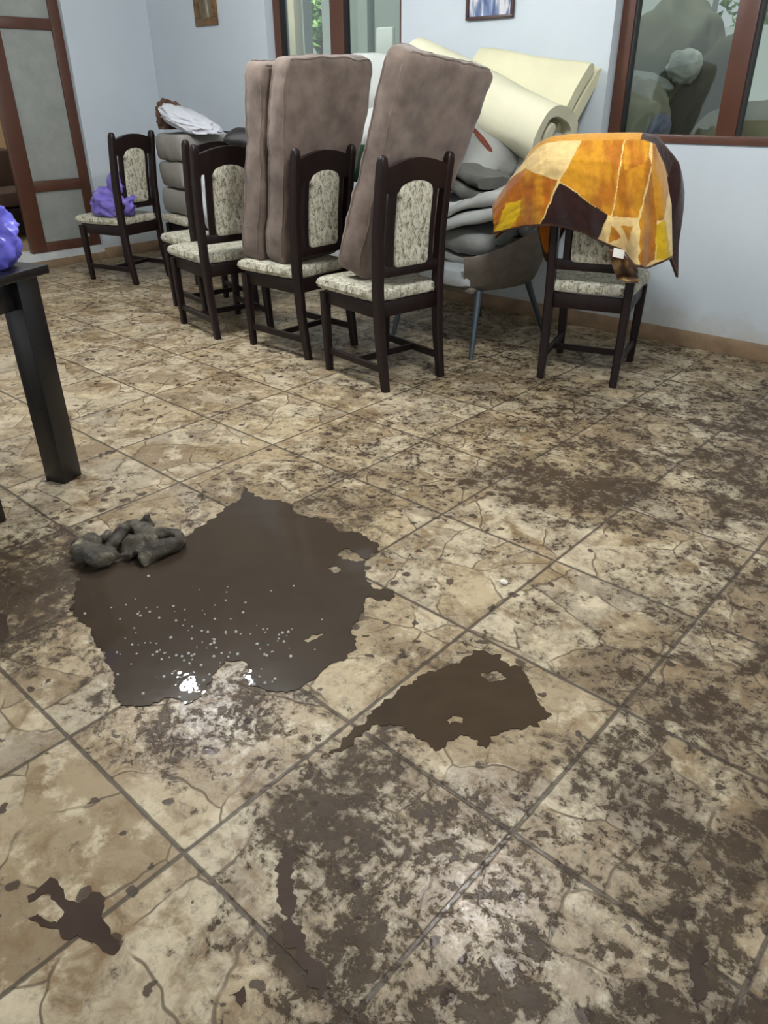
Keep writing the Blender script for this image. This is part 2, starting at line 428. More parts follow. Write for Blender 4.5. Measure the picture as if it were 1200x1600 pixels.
def frosted_mat():
    t = NT('frosted_glass'); c = t.coord()
    n = t.noise(c, 120, 3).outputs[0]
    df = t.n('ShaderNodeBsdfDiffuse'); tl = t.n('ShaderNodeBsdfTranslucent')
    cc = t.ramp(t.noise(c, 5, 6, .7).outputs[0], [(.3, srgb(172, 176, 170)), (.7, srgb(196, 200, 194))])
    t.l(cc, df.inputs[0]); t.l(cc, tl.inputs[0])
    mx = t.n('ShaderNodeMixShader'); mx.inputs[0].default_value = .5; t.l(df.outputs[0], mx.inputs[1]); t.l(tl.outputs[0], mx.inputs[2])
    gl = t.n('ShaderNodeBsdfGlossy'); gl.inputs['Roughness'].default_value = .35
    m2 = t.n('ShaderNodeMixShader'); m2.inputs[0].default_value = .06; t.l(mx.outputs[0], m2.inputs[1]); t.l(gl.outputs[0], m2.inputs[2])
    t.l(m2.outputs[0], t.out.inputs[0]); return t.m
M['frosted'] = frosted_mat()
def emit_mat():
    t = NT('lit_globe'); e = t.n('ShaderNodeEmission'); e.inputs[0].default_value = (.95, .98, 1, 1); e.inputs[1].default_value = LAMP_STRENGTH
    t.l(e.outputs[0], t.out.inputs[0]); return t.m
M['globe'] = emit_mat()
def picture_mat(name, stops, sc):
    t = NT(name); c = t.coord()
    n = t.noise(t.scaled(c, sc), 9, 3, .5, .6).outputs[0]
    t.l(t.ramp(n, stops), t.b.inputs['Base Color']); t.b.inputs['Roughness'].default_value = .25; return t.m

# ------------------------------------------------------------------ room shell
XL, YB, ZC = -6.41, 4.212, 2.75
# floor with the mud density read as attribute
MUDPTS = [  # pixel x, y, density, wetness
 (60,500,.42,.2),(200,520,.40,.2),(60,600,.34,.3),(200,620,.36,.3),(350,620,.40,.3),(450,650,.45,.3),(250,700,.34,.4),(400,720,.40,.4),
 (150,780,.42,.5),(60,820,.50,.5),(30,900,.82,.6),(80,900,.80,.6),(60,960,.72,.6),(20,1000,.75,.6),(90,1020,.55,.6),(170,1080,.60,.8),(110,1120,.48,.6),
 (30,1120,.28,.4),(50,1230,.22,.3),(150,1250,.22,.3),(60,1360,.26,.3),(180,1400,.22,.3),(250,1300,.24,.4),(80,1520,.20,.3),(200,1540,.24,.3),(300,1500,.32,.3),(330,1580,.42,.3),
 (240,1170,.62,.9),(320,1150,.66,.9),(400,1170,.55,.7),(300,1230,.46,.6),(370,1280,.38,.5),(420,1400,.42,.5),(400,1540,.55,.4),
 (470,1160,.50,.6),(560,1060,.42,.6),(600,980,.40,.5),(650,940,.42,.4),(620,870,.46,.5),(560,830,.62,.6),(520,780,.66,.5),(600,760,.56,.4),(480,740,.55,.4),
 (700,700,.56,.3),(600,680,.48,.3),(560,600,.5,.2),(760,640,.55,.2),(820,700,.58,.3),(920,680,.60,.3),(1050,640,.60,.3),(1150,660,.72,.3),(850,750,.74,.3),(950,780,.84,.4),(780,720,.70,.3),
 (1050,740,.66,.3),(1150,760,.76,.3),(720,830,.44,.4),(800,850,.42,.4),(680,900,.36,.4),(760,920,.40,.4),(880,880,.44,.4),(960,850,.50,.4),(1000,820,.62,.4),(1080,860,.54,.4),(1160,900,.62,.4),
 (830,980,.44,.5),(780,1010,.50,.5),(920,960,.48,.4),(1000,960,.62,.4),(900,1040,.55,.5),(980,1050,.68,.4),(1080,1000,.60,.4),(1170,1040,.62,.4),
 (870,1110,.36,.5),(850,1170,.42,.6),(760,1200,.52,.8),(700,1190,.48,.7),(930,1180,.60,.5),(1020,1180,.66,.4),(1150,1190,.70,.4),
 (520,1230,.80,.6),(600,1200,.70,.6),(480,1300,.76,.6),(570,1320,.80,.7),(650,1300,.72,.8),(720,1290,.66,.9),(500,1400,.80,.5),(600,1430,.72,.7),(470,1470,.86,.5),(540,1530,.82,.5),(620,1560,.68,.5),
 (760,1400,.58,.95),(830,1380,.58,.9),(720,1440,.60,.95),(700,1540,.64,.6),(820,1500,.60,.8),(900,1300,.56,.5),(960,1260,.66,.5),(1000,1340,.60,.5),(1100,1300,.62,.5),(900,1420,.58,.5),(980,1450,.66,.5),
 (1080,1420,.66,.5),(1170,1380,.76,.5),(860,1570,.58,.6),(960,1560,.66,.5),(1090,1520,.80,.5),(1170,1520,.66,.5),
 (700,560,.55,.1),(1000,580,.50,.2),(1120,580,.58,.2)]
bm = bmesh.new()
pts = [(fl(x, y), d, wt) for x, y, d, wt in MUDPTS]
st = .045
nx = int((2.6 + 8.6) / .045); 
xs = [XL - .0 + i * st for i in range(int((2.4 - XL) / st) + 1)]; ys = [-1.6 + j * st for j in range(int((YB + 1.6) / st) + 2)]
la = bm.verts.layers.float.new('mud'); lw = bm.verts.layers.float.new('wet')
V = []
for x in xs:
    row = []
    for y in ys:
        v = bm.verts.new((x, min(y, YB), 0)); sd = sw = s = 1e-6
        sd *= .5; sw *= .3
        for p, d, wt in pts:
            q = ((p.x - x) ** 2 + (p.y - y) ** 2)
            k = 1 / (q + .004) ** 2
            s += k; sd += k * d; sw += k * wt
        v[la] = sd / s; v[lw] = sw / s
        row.append(v)
    V.append(row)
for i in range(len(xs) - 1):
    for j in range(len(ys) - 1):
        bm.faces.new((V[i][j], V[i + 1][j], V[i + 1][j + 1], V[i][j + 1]))
struct(obj('floor', bm, M['floor'], smooth=False))

def boxes(name, bs, m, parent=None, bev=0.0):
    b = bmesh.new()
    for lo, hi in bs: box(b, lo, hi, bev)
    return obj(name, b, m, parent, smooth=bool(bev))
WT = .22
W1 = (-4.93, -3.64, 1.01, 2.25); W2 = (-2.195, -.30, 1.01, 2.25)
struct(boxes('wall_back', [((XL - WT, YB, 0), (W1[0], YB + WT, ZC)), ((W1[1], YB, 0), (W2[0], YB + WT, ZC)), ((W2[1], YB, 0), (2.4, YB + WT, ZC)),
    ((W1[0], YB, 0), (W1[1], YB + WT, W1[2])), ((W1[0], YB, W1[3]), (W1[1], YB + WT, ZC)),
    ((W2[0], YB, 0), (W2[1], YB + WT, W2[2])), ((W2[0], YB, W2[3]), (W2[1], YB + WT, ZC))], M['wall']))
DY0, DY1, DZ0, DZ1 = 1.9, 3.46, .115, 2.2
struct(boxes('wall_left', [((XL - WT, -1.6, 0), (XL, DY0, ZC)), ((XL - WT, DY1, 0), (XL, YB, ZC)), ((XL - WT, DY0, DZ1), (XL, DY1, ZC))], M['wall']))
struct(boxes('ceiling', [((XL - WT, -3.4, ZC), (2.4, YB + WT, ZC + .1))], M['ceil']))  # unseen rear part stretched past the floor edge to keep the sun out
struct(boxes('baseboard_back', [((XL + .012, YB - .012, 0), (2.4, YB, .088))], M['skirt'], bev=.003))
struct(boxes('baseboard_left', [((XL, DY1 + .0, 0), (XL + .012, YB, .088)), ((XL, -1.6, 0), (XL + .012, DY0, .088)), ((XL, DY0, 0), (XL + .012, DY1, .06))], M['skirt'], bev=.003))
struct(boxes('trim_1', [((XL - WT, DY0, 0), (XL, DY1, DZ0))], M['threshold']))

def window(name, x0, x1, z0, z1, mx0, mx1, fw=.075):
    y0, y1 = YB + .07, YB + .13
    r = empty(name, ((x0 + x1) / 2, (y0 + y1) / 2, z0)); struct(r)
    def P(lo, hi): return (Vector(lo) - r.location, Vector(hi) - r.location)
    e = .004
    boxes('window_frame', [P((x0 + e, y0, z0 + e), (x1 - e, y1, z0 + .045)), P((x0 + e, y0, z1 - .06), (x1 - e, y1, z1 - e)), P((x0 + e, y0, z0 + .045), (x0 + fw, y1, z1 - .06)),
        P((x1 - fw, y0, z0 + .045), (x1 - e, y1, z1 - .06)), P((mx0, y0, z0 + .045), (mx1, y1, z1 - .06))], M['frame'], r, .004)
    boxes('seal', [P((x0 + fw, y0 + .008, z0 + .045), (x0 + fw + .012, y1 - .01, z1 - .06)), P((mx1, y0 + .008, z0 + .045), (mx1 + .016, y1 - .01, z1 - .06))], M['sealblack'], r)
    boxes('pane', [P((x0 + fw, y0 + .027, z0 + .045), (mx0, y0 + .033, z1 - .06))], M['glass'], r)
    boxes('pane', [P((mx1, y0 + .027, z0 + .045), (x1 - fw, y0 + .033, z1 - .06))], M['glass'], r)
window('window_1', W1[0], W1[1], W1[2], W1[3], -4.345, -4.215)
window('window_2', W2[0], W2[1], W2[2], W2[3], -1.60, -1.50)

# door: brown metal frame, frosted panes in the right leaf, open way to the left of it
dr = struct(empty('door_1', (XL - .06, 3.17, DZ0)))
def DP(y0, y1, z0, z1, t=.05): return (Vector((-t / 2, y0 - 3.17, z0 - DZ0)), Vector((t / 2, y1 - 3.17, z1 - DZ0)))
boxes('door_frame', [DP(2.84, 2.97, DZ0, 2.19), DP(3.375, 3.455, DZ0, 2.19), DP(2.97, 3.375, DZ0, .19), DP(2.97, 3.375, .575, .655), DP(2.97, 3.375, 1.69, 1.765), DP(2.97, 3.375, 2.12, 2.19), DP(1.91, 2.84, 2.12, 2.19)], M['frame'], dr, .004)
boxes('pane', [DP(2.965, 3.38, .185, .58, .008)], M['frosted'], dr)
boxes('pane', [DP(2.965, 3.38, .65, 1.695, .008)], M['frosted'], dr)
boxes('pane', [DP(2.965, 3.38, 1.76, 2.125, .008)], M['frosted'], dr)

# next room beyond the door
struct(boxes('floor_next_room', [((-9.6, .6, .0), (XL - WT, 4.3, .10))], M['beigefloor']))
struct(boxes('wall_next_room', [((-9.7, .6, 0), (-9.6, 4.3, ZC)), ((-9.6, 4.3, 0), (XL - WT, 4.4, ZC))], M['beigewall']))
sf = tag(empty('sofa', (-7.75, 2.75, .10), PI / 2), 'dark brown sofa seen through the open doorway at the left edge', 'sofa')
def place_on(name, bs, m, par, bev): return boxes(name, bs, m, par, bev)
place_on('base', [((-.8, -.35, .06), (.8, .35, .26))], M['sealblack'], sf, .02)
place_on('seat', [((-.78, -.36, .265), (.78, .2, .40))], M['brown'], sf, .05)
place_on('backrest', [((-.8, .2, .26), (.8, .42, .72))], M['brown'], sf, .07)
for s in (-.7, .7): place_on('foot', [((s - .03, -.3, 0), (s + .03, -.24, .06))], M['sealblack'], sf, .005)

struct(boxes('ceiling_next_room', [((-9.7, -1.6, ZC), (XL - WT, 4.4, ZC + .1))], M['ceil']))  # unseen ceiling, added and run forward to keep the sun off the next room

# ------------------------------------------------------------------ ceiling lamps (the two in this room are seen only as reflections in the wet floor)
def lamp(x, y, label, spots):
    r = tag(empty('ceiling_lamp', (x, y, ZC)), label, 'lamp')
    b = bmesh.new(); bmesh.ops.create_cone(b, cap_ends=True, segments=32, radius1=.10, radius2=.08, depth=.04, matrix=Matrix.Translation((0, 0, -.02)))
    obj('rose', b, M['brass'], r)
    for dx, dy in spots:
        b = bmesh.new(); tube(b, [(0, 0, -.03), (0, 0, -.28), (dx * .5, dy * .5, -.33), (dx, dy, -.30)], .009); obj('arm', b, M['brass'], r)
        b = bmesh.new(); bmesh.ops.create_uvsphere(b, u_segments=20, v_segments=12, radius=.072, matrix=Matrix.Translation((dx, dy, -.365))); obj('globe', b, M['globe'], r)
lamp(-3.60, 2.19, 'ceiling lamp with white globes above the chairs', [(-.15, -.15), (.15, .15), (.13, -.12)])
lamp(-8.2, 2.3, 'unseen one globe ceiling lamp added to brighten the next room', [(.1, 0)])  # unseen lamp, added to brighten the next room and the frosted panes
lamp(-1.08, 2.02, 'ceiling lamp with white globes near the right window', [(-.155, -.06), (-.07, .12), (.2, -.06)])

# ------------------------------------------------------------------ dining chairs
def xb(z):  # lean of the chair back
    P = [(0, -.25), (.22, -.218), (.45, -.205), (.7, -.212), (.93, -.240), (1.06, -.262)]
    for (a, xa), (b, xv) in zip(P, P[1:]):
        if z <= b: return xa + (xv - xa) * (z - a) / (b - a)
    return P[-1][1]
def make_chair():
    r = empty('dining_chair', (0, 0, 0))
    Wd = M['wood']
    for s in (1, -1):
        b = bmesh.new(); sweep(b, [Vector((.20, s * .187, 0)), Vector((.205, s * .192, .25)), Vector((.205, s * .193, .40))], [.034, .042, .046], [.034, .042, .044]); obj('leg', b, Wd, r)
        zs = [0, .11, .22, .33, .45, .58, .7, .82, .93, 1.0, 1.022, 1.03]
        b = bmesh.new(); sweep(b, [Vector((xb(z), s * (.178 + .012 * z), z)) for z in zs], [.04, .046, .05, .054, .056, .054, .052, .05, .048, .046, .036, .02], [.034, .036, .038, .04, .04, .04, .04, .04, .04, .04, .034, .02]); obj('back_post', b, Wd, r)
    top = [(y / 20 * .172, .982 + .034 * math.cos(y / 20 * PI / 2)) for y in range(-20, 21)]
    bot = [(y / 20 * .172, .882 + .026 * max(0, math.cos(min(1, abs(y / 20 * .172) / .10) * PI / 2)) ** .7) for y in range(20, -21, -1)]
    b = bmesh.new(); prism(b, top + bot, .034, lambda y, z, c: Vector((xb(z) + c, y, z))); obj('top_rail', b, Wd, r)
    b = bmesh.new(); box(b, (xb(.545) - .016, -.17, .525), (xb(.545) + .016, .17, .572), .005); obj('lower_rail', b, Wd, r)
    for s in (1, -1):
        b = bmesh.new(); sweep(b, [Vector((xb(z), s * .118, z)) for z in (.56, .66, .76, .89)], [.026] * 4, .036); obj('stile', b, Wd, r)
    # padded panel with arched top
    def pan(P):
        k = P.y / .103; z = P.x + .732
        z += .028 * max(0, (P.x / .17)) ** 3 * (math.cos(min(1, abs(k)) * PI / 2) - .0)
        return Vector((xb(z) + P.z, P.y, z))
    b = bmesh.new(); puff(b, .345, .205, .05, 20, 14, 12, .3, pan); obj('back_panel', b, M['fabric'], r)
    def seat(P):
        k = 1 - .10 * (.5 - P.x / .46); return Vector((P.x + .025, P.y * k, P.z * (1 if P.z > 0 else .7) + .438))
    b = bmesh.new(); puff(b, .47, .455, .075, 22, 18, 9, .3, seat); obj('seat', b, M['fabric'], r)
    b = bmesh.new()
    box(b, (.19, -.19, .345), (.215, .19, .415), .004); box(b, (-.212, -.17, .345), (-.19, .17, .415), .004)
    for s in (1, -1): box(b, (-.2, s * .187 - .012, .345), (.2, s * .187 + .012, .415), .004)
    obj('apron', b, Wd, r)
    for s in (1, -1):
        b = bmesh.new(); sweep(b, [Vector((.2, s * .187, .105)), Vector((xb(.12), s * .18, .105))], [.034, .034], .02); obj('stretcher', b, Wd, r)
    b = bmesh.new(); sweep(b, [Vector((-.03, -.185, .105)), Vector((-.03, .185, .105))], [.03, .03], .02, Vector((1, 0, 0))); obj('stretcher', b, Wd, r)
    return r
proto = make_chair()
first = [True]
def chair(mx, my, deg, label):
    o = proto if first[0] else copy_tree(proto); first[0] = False
    a = math.radians(deg)
    o.location = (mx + .25 * math.cos(a), my + .25 * math.sin(a), 0); o.rotation_euler = (0, 0, a)
    return tag(o, label, 'chair', 'dark dining chairs')
cE = chair(-2.271, 2.731, 171, 'dark wooden dining chair at the front holding a single tall brown cushion')
cD = chair(-2.948, 2.834, 180, 'dark wooden dining chair holding two tall brown cushions on its seat')
cC = chair(-3.602, 2.746, 169, 'dark dining chair with empty cream seat left of the two brown cushions')
cB = chair(-4.02, 2.985, 170, 'dark dining chair mostly hidden behind the empty chair, holding a pale bundle')
cA = chair(-5.316, 3.228, 193, 'dark dining chair near the door with a lilac bag on its seat')
cF = chair(-1.678, 3.272, 107, 'dark dining chair with the yellow and brown blanket over its back')
cH = chair(-5.03, 3.84, -100, 'dark dining chair in the corner under the stack of grey cushions')

# ------------------------------------------------------------------ tall brown cushions
def tall_cushion(name, foot, top, wdir, width, thick, label, seed, skew=0.0, taper=.36):
    foot = Vector(foot); top = Vector(top); ax = (top - foot); L = ax.length; ax.normalize()
    ay = Vector(wdir); ay = (ay - ax * ay.dot(ax)).normalized(); az = ax.cross(ay)
    MM = frame(ax, ay, az, (foot + top) / 2)
    wf = wobble(.016, 3.0, seed); wf2 = wobble(.007, 13, seed)
    def fn(P):
        Q = wf2(wf(P)); 
        Q.y = (Q.y + width / 2) * (1 + taper * (Q.x / L)) - width / 2; Q.z *= 1.0 - .22 * (Q.x / L)
        Q.x += skew * Q.y
        return Q
    b = bmesh.new(); puff(b, L, width, thick, 60, 40, 26, .26, fn, MM)
    o = obj(name, b, M['plush'], None, angle=80)
    for sg in (1, -1):
        loop = []
        X, Y = L / 2 * .988, width / 2 * .984
        for p0, p1 in (((-X, -Y), (X, -Y)), ((X, -Y), (X, Y)), ((X, Y), (-X, Y)), ((-X, Y), (-X, -Y))):
            for t_ in range(24):
                q = t_ / 24; x_ = p0[0] + (p1[0] - p0[0]) * q; y_ = p0[1] + (p1[1] - p0[1]) * q
                u_, v_ = abs(x_) / X, abs(y_) / Y
                loop.append(MM @ fn(Vector((x_ * (1 - .05 * v_ ** 26), y_ * (1 - .05 * u_ ** 26), sg * thick * .36))))
        b = bmesh.new(); tube(b, loop + [loop[0]], .005, 8, False); obj('piping', b, M['plush'], o)
    return tag(o, label, 'cushion', 'tall brown plush cushions')
tall_cushion('seat_cushion', (-3.185, 2.93, .472), (-3.03, 2.90, 1.41), (0, 1, 0), .52, .15, 'tall brown plush cushion nearest the backrest of the two on one chair', 1)
tall_cushion('seat_cushion', (-3.365, 2.90, .472), (-3.195, 2.88, 1.40), (0, 1, 0), .50, .15, 'brown plush cushion standing left behind its twin on the same chair', 5)
tall_cushion('seat_cushion', (-2.61, 2.91, .472), (-2.335, 2.955, 1.40), (0, 1, -.07), .575, .15, 'tall brown plush cushion standing alone, leaning on the front chair', 9, -.06, .24)

# ------------------------------------------------------------------ grey tub armchair
ac = tag(empty('tub_armchair', (-2.56, 3.58, 0), math.radians(-90 - 4)), 'grey fabric tub armchair on thin metal legs under the blankets', 'armchair')
for lx, ly, tx, ty in ((.335, .30, .25, .26), (.335, -.30, .25, -.26), (-.40, .24, -.24, .20), (-.40, -.24, -.24, -.20)):
    b = bmesh.new(); tube(b, [(lx, ly, 0), (tx, ty, .345)], [.011, .021], 12); obj('leg', b, M['metal'], ac)
b = bmesh.new(); puff(b, .56, .50, .11, 18, 16, 8, .3, None, TRS((.06, 0, .405))); obj('seat', b, M['armseat'], ac)
# shell: open at the front (+x), arms rising to the back
b = bmesh.new(); rows = []
for i in range(45):
    dg = -142 + 284 * i / 44; a = math.radians(dg) + PI     # sweeps round the back from arm to arm
    ca_, sa_ = math.cos(a), math.sin(a)
    f = max(0, min(1, (abs(dg) - 70) / 72)); f = f * f * (3 - 2 * f)
    hz = .74 - .06 * min(1, abs(dg) / 70) - .15 * f         # top edge falls toward the front
    fl_ = .30 * min(1, abs(dg) / 60) * (1 - .35 * f)          # outward flare
    ring = []
    for k, z in ((.80, .335), (1.0, .342), (1.06, .38), (1.06 + fl_ * .55, .38 + (hz - .38) * .5), (1.06 + fl_, hz - .012), (1.04 + fl_, hz), (1.01 + fl_, hz - .012), (1.0 + fl_ * .5, .38 + (hz - .38) * .5), (.99, .40), (.92, .37)):
        ring.append(b.verts.new((ca_ * .38 * k, sa_ * .33 * k, z)))
    rows.append(ring)
for p, q in zip(rows, rows[1:]):
    for k in range(len(p)): b.faces.new((p[k], p[(k + 1) % len(p)], q[(k + 1) % len(q)], q[k]))
b.faces.new(rows[0]); b.faces.new(rows[-1][::-1])
box(b, (-.27, -.25, .325), (.30, .25, .362), .015)
obj('shell', b, M['armchair'], ac, angle=60)

# ------------------------------------------------------------------ heap on the armchair
def ufold(w, gap, n=9, lean=0.0, second=.92):
    r = gap / 2
    L = [(w * (1 - second) , r)] if False else []
    L = [(w / 2 - (1 - second) * w - k * (w - r) / 6 * second, r + .0) for k in range(6)]
    x0 = -w / 2 + r
    L += [(x0 - r * math.sin(PI * k / n), r * math.cos(PI * k / n)) for k in range(n + 1)]
    L += [(x0 + (w - r) / 6 * k, -r) for k in range(1, 7)]
    return L
def folded(name, length, line, th, loc, rot, m, label, cat, seed, amp=.02, sc=4, group=None, nst=18):
    wf = wobble(amp, sc, seed)
    b = bmesh.new(); ribbon(b, line, th, length, nst, wf, TRS(loc, rot))
    return tag(obj(name, b, m, None, angle=70), label, cat, group)
R = math.radians
G = 'blankets heaped on the armchair'
def zig(w, layers, gap):  # sheet folded back and forth
    L = []; s = 1
    for k in range(layers):
        z = k * gap
        xs_ = [(-w / 2 + w * t / 8) * s for t in range(9)]
        L += [(x, z) for x in xs_]
        if k < layers - 1:
            L += [(w / 2 * s + s * gap / 2 * math.sin(PI * t / 6), z + gap / 2 - gap / 2 * math.cos(PI * t / 6)) for t in range(1, 6)]
        s = -s
    return L
folded('folded_blanket', .54, zig(.44, 3, .062), .05, (-2.60, 3.58, .50), (R(2), R(4), R(8)), M['grey'], 'grey blanket folded in thick layers, lowest on the armchair seat', 'blanket', 3, .03, 4, G)
folded('folded_blanket', .60, zig(.48, 2, .07), .058, (-2.50, 3.53, .70), (R(6), R(-14), R(20)), M['lgrey'], 'pale grey folded blanket sloping up toward the yellow blanket', 'blanket', 4, .035, 4, G)
folded('folded_blanket', .58, zig(.42, 2, .075), .062, (-2.62, 3.56, .82), (R(-6), R(12), R(-5)), M['dgrey'], 'dark grey folded blanket in the middle of the heap', 'blanket', 6, .035, 4, G)
def pillow(name, loc, rot, size, m, label, cat, seed, amp=.02, group=None):
    wf = wobble(amp, 5, seed)
    b = bmesh.new(); puff(b, size[0], size[1], size[2], 30, 22, 3.2, .55, wf, TRS(loc, rot))
    return tag(obj(name, b, m, None, angle=80), label, cat, group)
pillow('bundle', (-2.66, 3.62, .985), (R(20), R(24), R(10)), (.52, .42, .20), M['grey'], 'plump grey bundle bulging out right of the single brown cushion', 'bundle', 11, .03)
pillow('pillow', (-3.22, 3.62, 1.29), (R(78), R(4), R(28)), (.46, .32, .16), M['lgrey'], 'pale grey pillow sticking up between the brown cushions', 'pillow', 12, .02)
pillow('pillow', (-3.22, 3.56, 1.09), (R(50), R(-14), R(28)), (.46, .26, .16), M['lgrey'], 'lower grey pillow lying between the brown cushions above the green cloth', 'pillow', 13, .02)
pillow('cloth_bundle', (-3.18, 3.50, .90), (R(40), R(8), R(28)), (.48, .28, .20), M['green'], 'dark green cloth bundle wedged between the brown cushions', 'bundle', 14, .03)
pillow('bundle', (-3.16, 3.52, .67), (R(10), R(-4), R(28)), (.52, .40, .26), M['dgrey'], 'dark grey bundle below the green cloth', 'bundle', 15, .03)
folded('pad', .40, ufold(.50, .07), .055, (-2.36, 3.83, .86), (R(62), R(28), R(0)), M['lgrey'], 'pale grey pad slanting under the rolled yellow foam mattress', 'pad', 7, .015, 4)
b = bmesh.new(); tube(b, [onY(738, 200, 3.62), onY(752, 216, 3.60), onY(764, 232, 3.59), onY(776, 262, 3.58), onY(790, 290, 3.57)], [.014, .018, .015, .008, .007], 12, squash=.6)
tag(obj('fabric_edge', b, M['rust'], None), 'rust red strip of fabric hanging under the rolled foam mattress', 'cloth')
# foam mattresses
def spiral(a, bb, turns, shrink, n=60):
    L = []
    for i in range(n + 1):
        t = i / n; th = -PI * .35 - turns * 2 * PI * t; k = 1 - shrink * t
        c, s = math.cos(th), math.sin(th)
        L.append((a * k * math.copysign(abs(c) ** .8, c), bb * k * math.copysign(abs(s) ** .8, s)))
    return L
folded('foam_mattress', 1.0, spiral(.22, .145, 1.35, .62), .055, (-2.71, 3.86, 1.215), (R(-18), R(19), R(-3)), M['foam'], 'pale yellow foam mattress rolled up with its coiled end facing right', 'mattress', 8, .012, 3, None, 26)
folded('foam_mattress', .74, ufold(.46, .09), .06, (-2.64, 4.05, 1.22), (R(55), R(8), R(-2)), M['foam2'], 'cream foam mattress folded flat behind the rolled yellow one against the wall', 'mattress', 9, .012, 3, None, 22)

# ------------------------------------------------------------------ grey cushions in the corner, cloth on top
th = R(-100)
for k in range(3):
    b = bmesh.new(); wf = wobble(.008, 7, 20 + k)
    puff(b, .43, .44, .178, 20, 20, 14, .24, wf, TRS((-5.08, 3.585, 0.478 + .089 + k * .179), (0, 0, th + (.05, -.04, .03)[k])))
    tag(obj('square_cushion', b, M['stackgrey'], None, angle=70), ('lowest grey cushion of the stack on the corner chair', 'middle grey cushion of the stack on the corner chair', 'topmost grey cushion of the corner stack, white cloth on it')[k], 'cushion', 'grey cushions stacked in the corner')
b = bmesh.new()
crumple(b, (.27, .10, .062), 2.6, .34, 17, 5, 1.0, TRS(onY(297, 190, 3.50), (0, R(15), R(6))))
for v in b.verts: v.co.z = max(v.co.z, 1.016)
tag(obj('white_cloth', b, M['whitecloth'], None, angle=80), 'crumpled white cloth lying on the grey cushion stack', 'cloth')
b = bmesh.new(); crumple(b, (.07, .06, .085), 3.2, .6, 7, 4, .95, TRS(onY(262, 182, 3.5)))
tube(b, [onY(262, 170, 3.5), onY(274, 166, 3.54), onY(286, 174, 3.56)], [.03, .035, .02], 10)
for v in b.verts: v.co.z = max(v.co.z, 1.016)
tag(obj('brown_cloth', b, mat('mottled_brown', srgb(92, 72, 60), .9, .5, 22, .4, 60, .1), None, angle=80), 'mottled brown cloth bunched at the left end of the white cloth', 'cloth')
# bundle on the half hidden chair
b = bmesh.new(); crumple(b, (.12, .16, .25), 2.2, .16, 12, 5, .93, TRS(onY(352, 320, 3.02) * Vector((1, 1, 0)) + Vector((0, 0, .475 + .23)) if False else Vector((onY(352, 320, 3.02).x, 3.02, .475 + .235)), (0, 0, R(10))))
bo = tag(obj('pale_bundle', b, M['whitecloth'], None, angle=80), 'pale wrapped bundle standing on the half hidden chair', 'bundle')
pillow('dark_cloth', tuple(onY(384, 219, 3.12)), (R(10), R(12), R(30)), (.22, .18, .10), M['sealblack'], 'black cloth lying on top of the pale wrapped bundle', 'cloth', 44, .02)

# ------------------------------------------------------------------ purple bags
b = bmesh.new(); crumple(b, (.15, .10, .10), 2.4, .34, 3, 5, .78, TRS((-5.46, 3.08, .477 + .078), (0, 0, R(20))))
crumple(b, (.07, .055, .085), 2.6, .4, 6, 4, .95, TRS((-5.40, 3.10, .68), (R(10), R(20), 0)))
tag(obj('plastic_bag', b, M['lilac'], None, angle=80), 'crumpled lilac plastic bag on the seat of the chair by the door', 'bag')

# ------------------------------------------------------------------ table at the left edge
ZT = .77
a = Vector((-2.552, 1.168, 0)); ex = Vector((-.02 - .06, -.12, 0))
d1 = Vector((-.66, -.42, 0)).normalized()            # along the far long edge, away to the left
d1 = Vector((-.945, -.327, 0)).normalized(); d2 = Vector((d1.y, -d1.x, 0)) * 1.0
if d2.y > 0: d2 = -d2
d2 = Vector((.35, -.937, 0)).normalized(); d1 = Vector((-.937, -.35, 0)).normalized()
tb = empty('dining_table', a)
tag(tb, 'black wooden table with square legs cut off at the left edge', 'table')
MT = Matrix(((d1.x, d2.x, 0, 0), (d1.y, d2.y, 0, 0), (0, 0, 1, 0), (0, 0, 0, 1)))
def tbox(name, bs, bev):
    b = bmesh.new()
    for lo, hi in bs: box(b, lo, hi, bev, MT)
    return obj(name, b, M['table'], tb)
TL, TW = .80, .52
tbox('tabletop', [((0, 0, ZT - .03), (TL, TW, ZT))], .005)
tbox('apron', [((.07, .06, ZT - .13), (TL - .07, .082, ZT - .03)), ((.07, TW - .082, ZT - .13), (TL - .07, TW - .06, ZT - .03)), ((.06, .07, ZT - .13), (.082, TW - .07, ZT - .03)), ((TL - .082, .07, ZT - .13), (TL - .06, TW - .07, ZT - .03))], .003)
for lx in (.03, TL - .12):
    for ly in (.03, TW - .12): tbox('leg', [((lx, ly, 0), (lx + .09, ly + .09, ZT - .03))], .004)
b = bmesh.new(); c0 = a + d1 * .18 + d2 * .14
crumple(b, (.14, .13, .12), 2.3, .34, 9, 5, .8, TRS((c0.x, c0.y, ZT + .096)))
tag(obj('plastic_bag', b, M['purple'], None, angle=80), 'crumpled bright purple plastic bag on the black table at the left edge', 'bag')

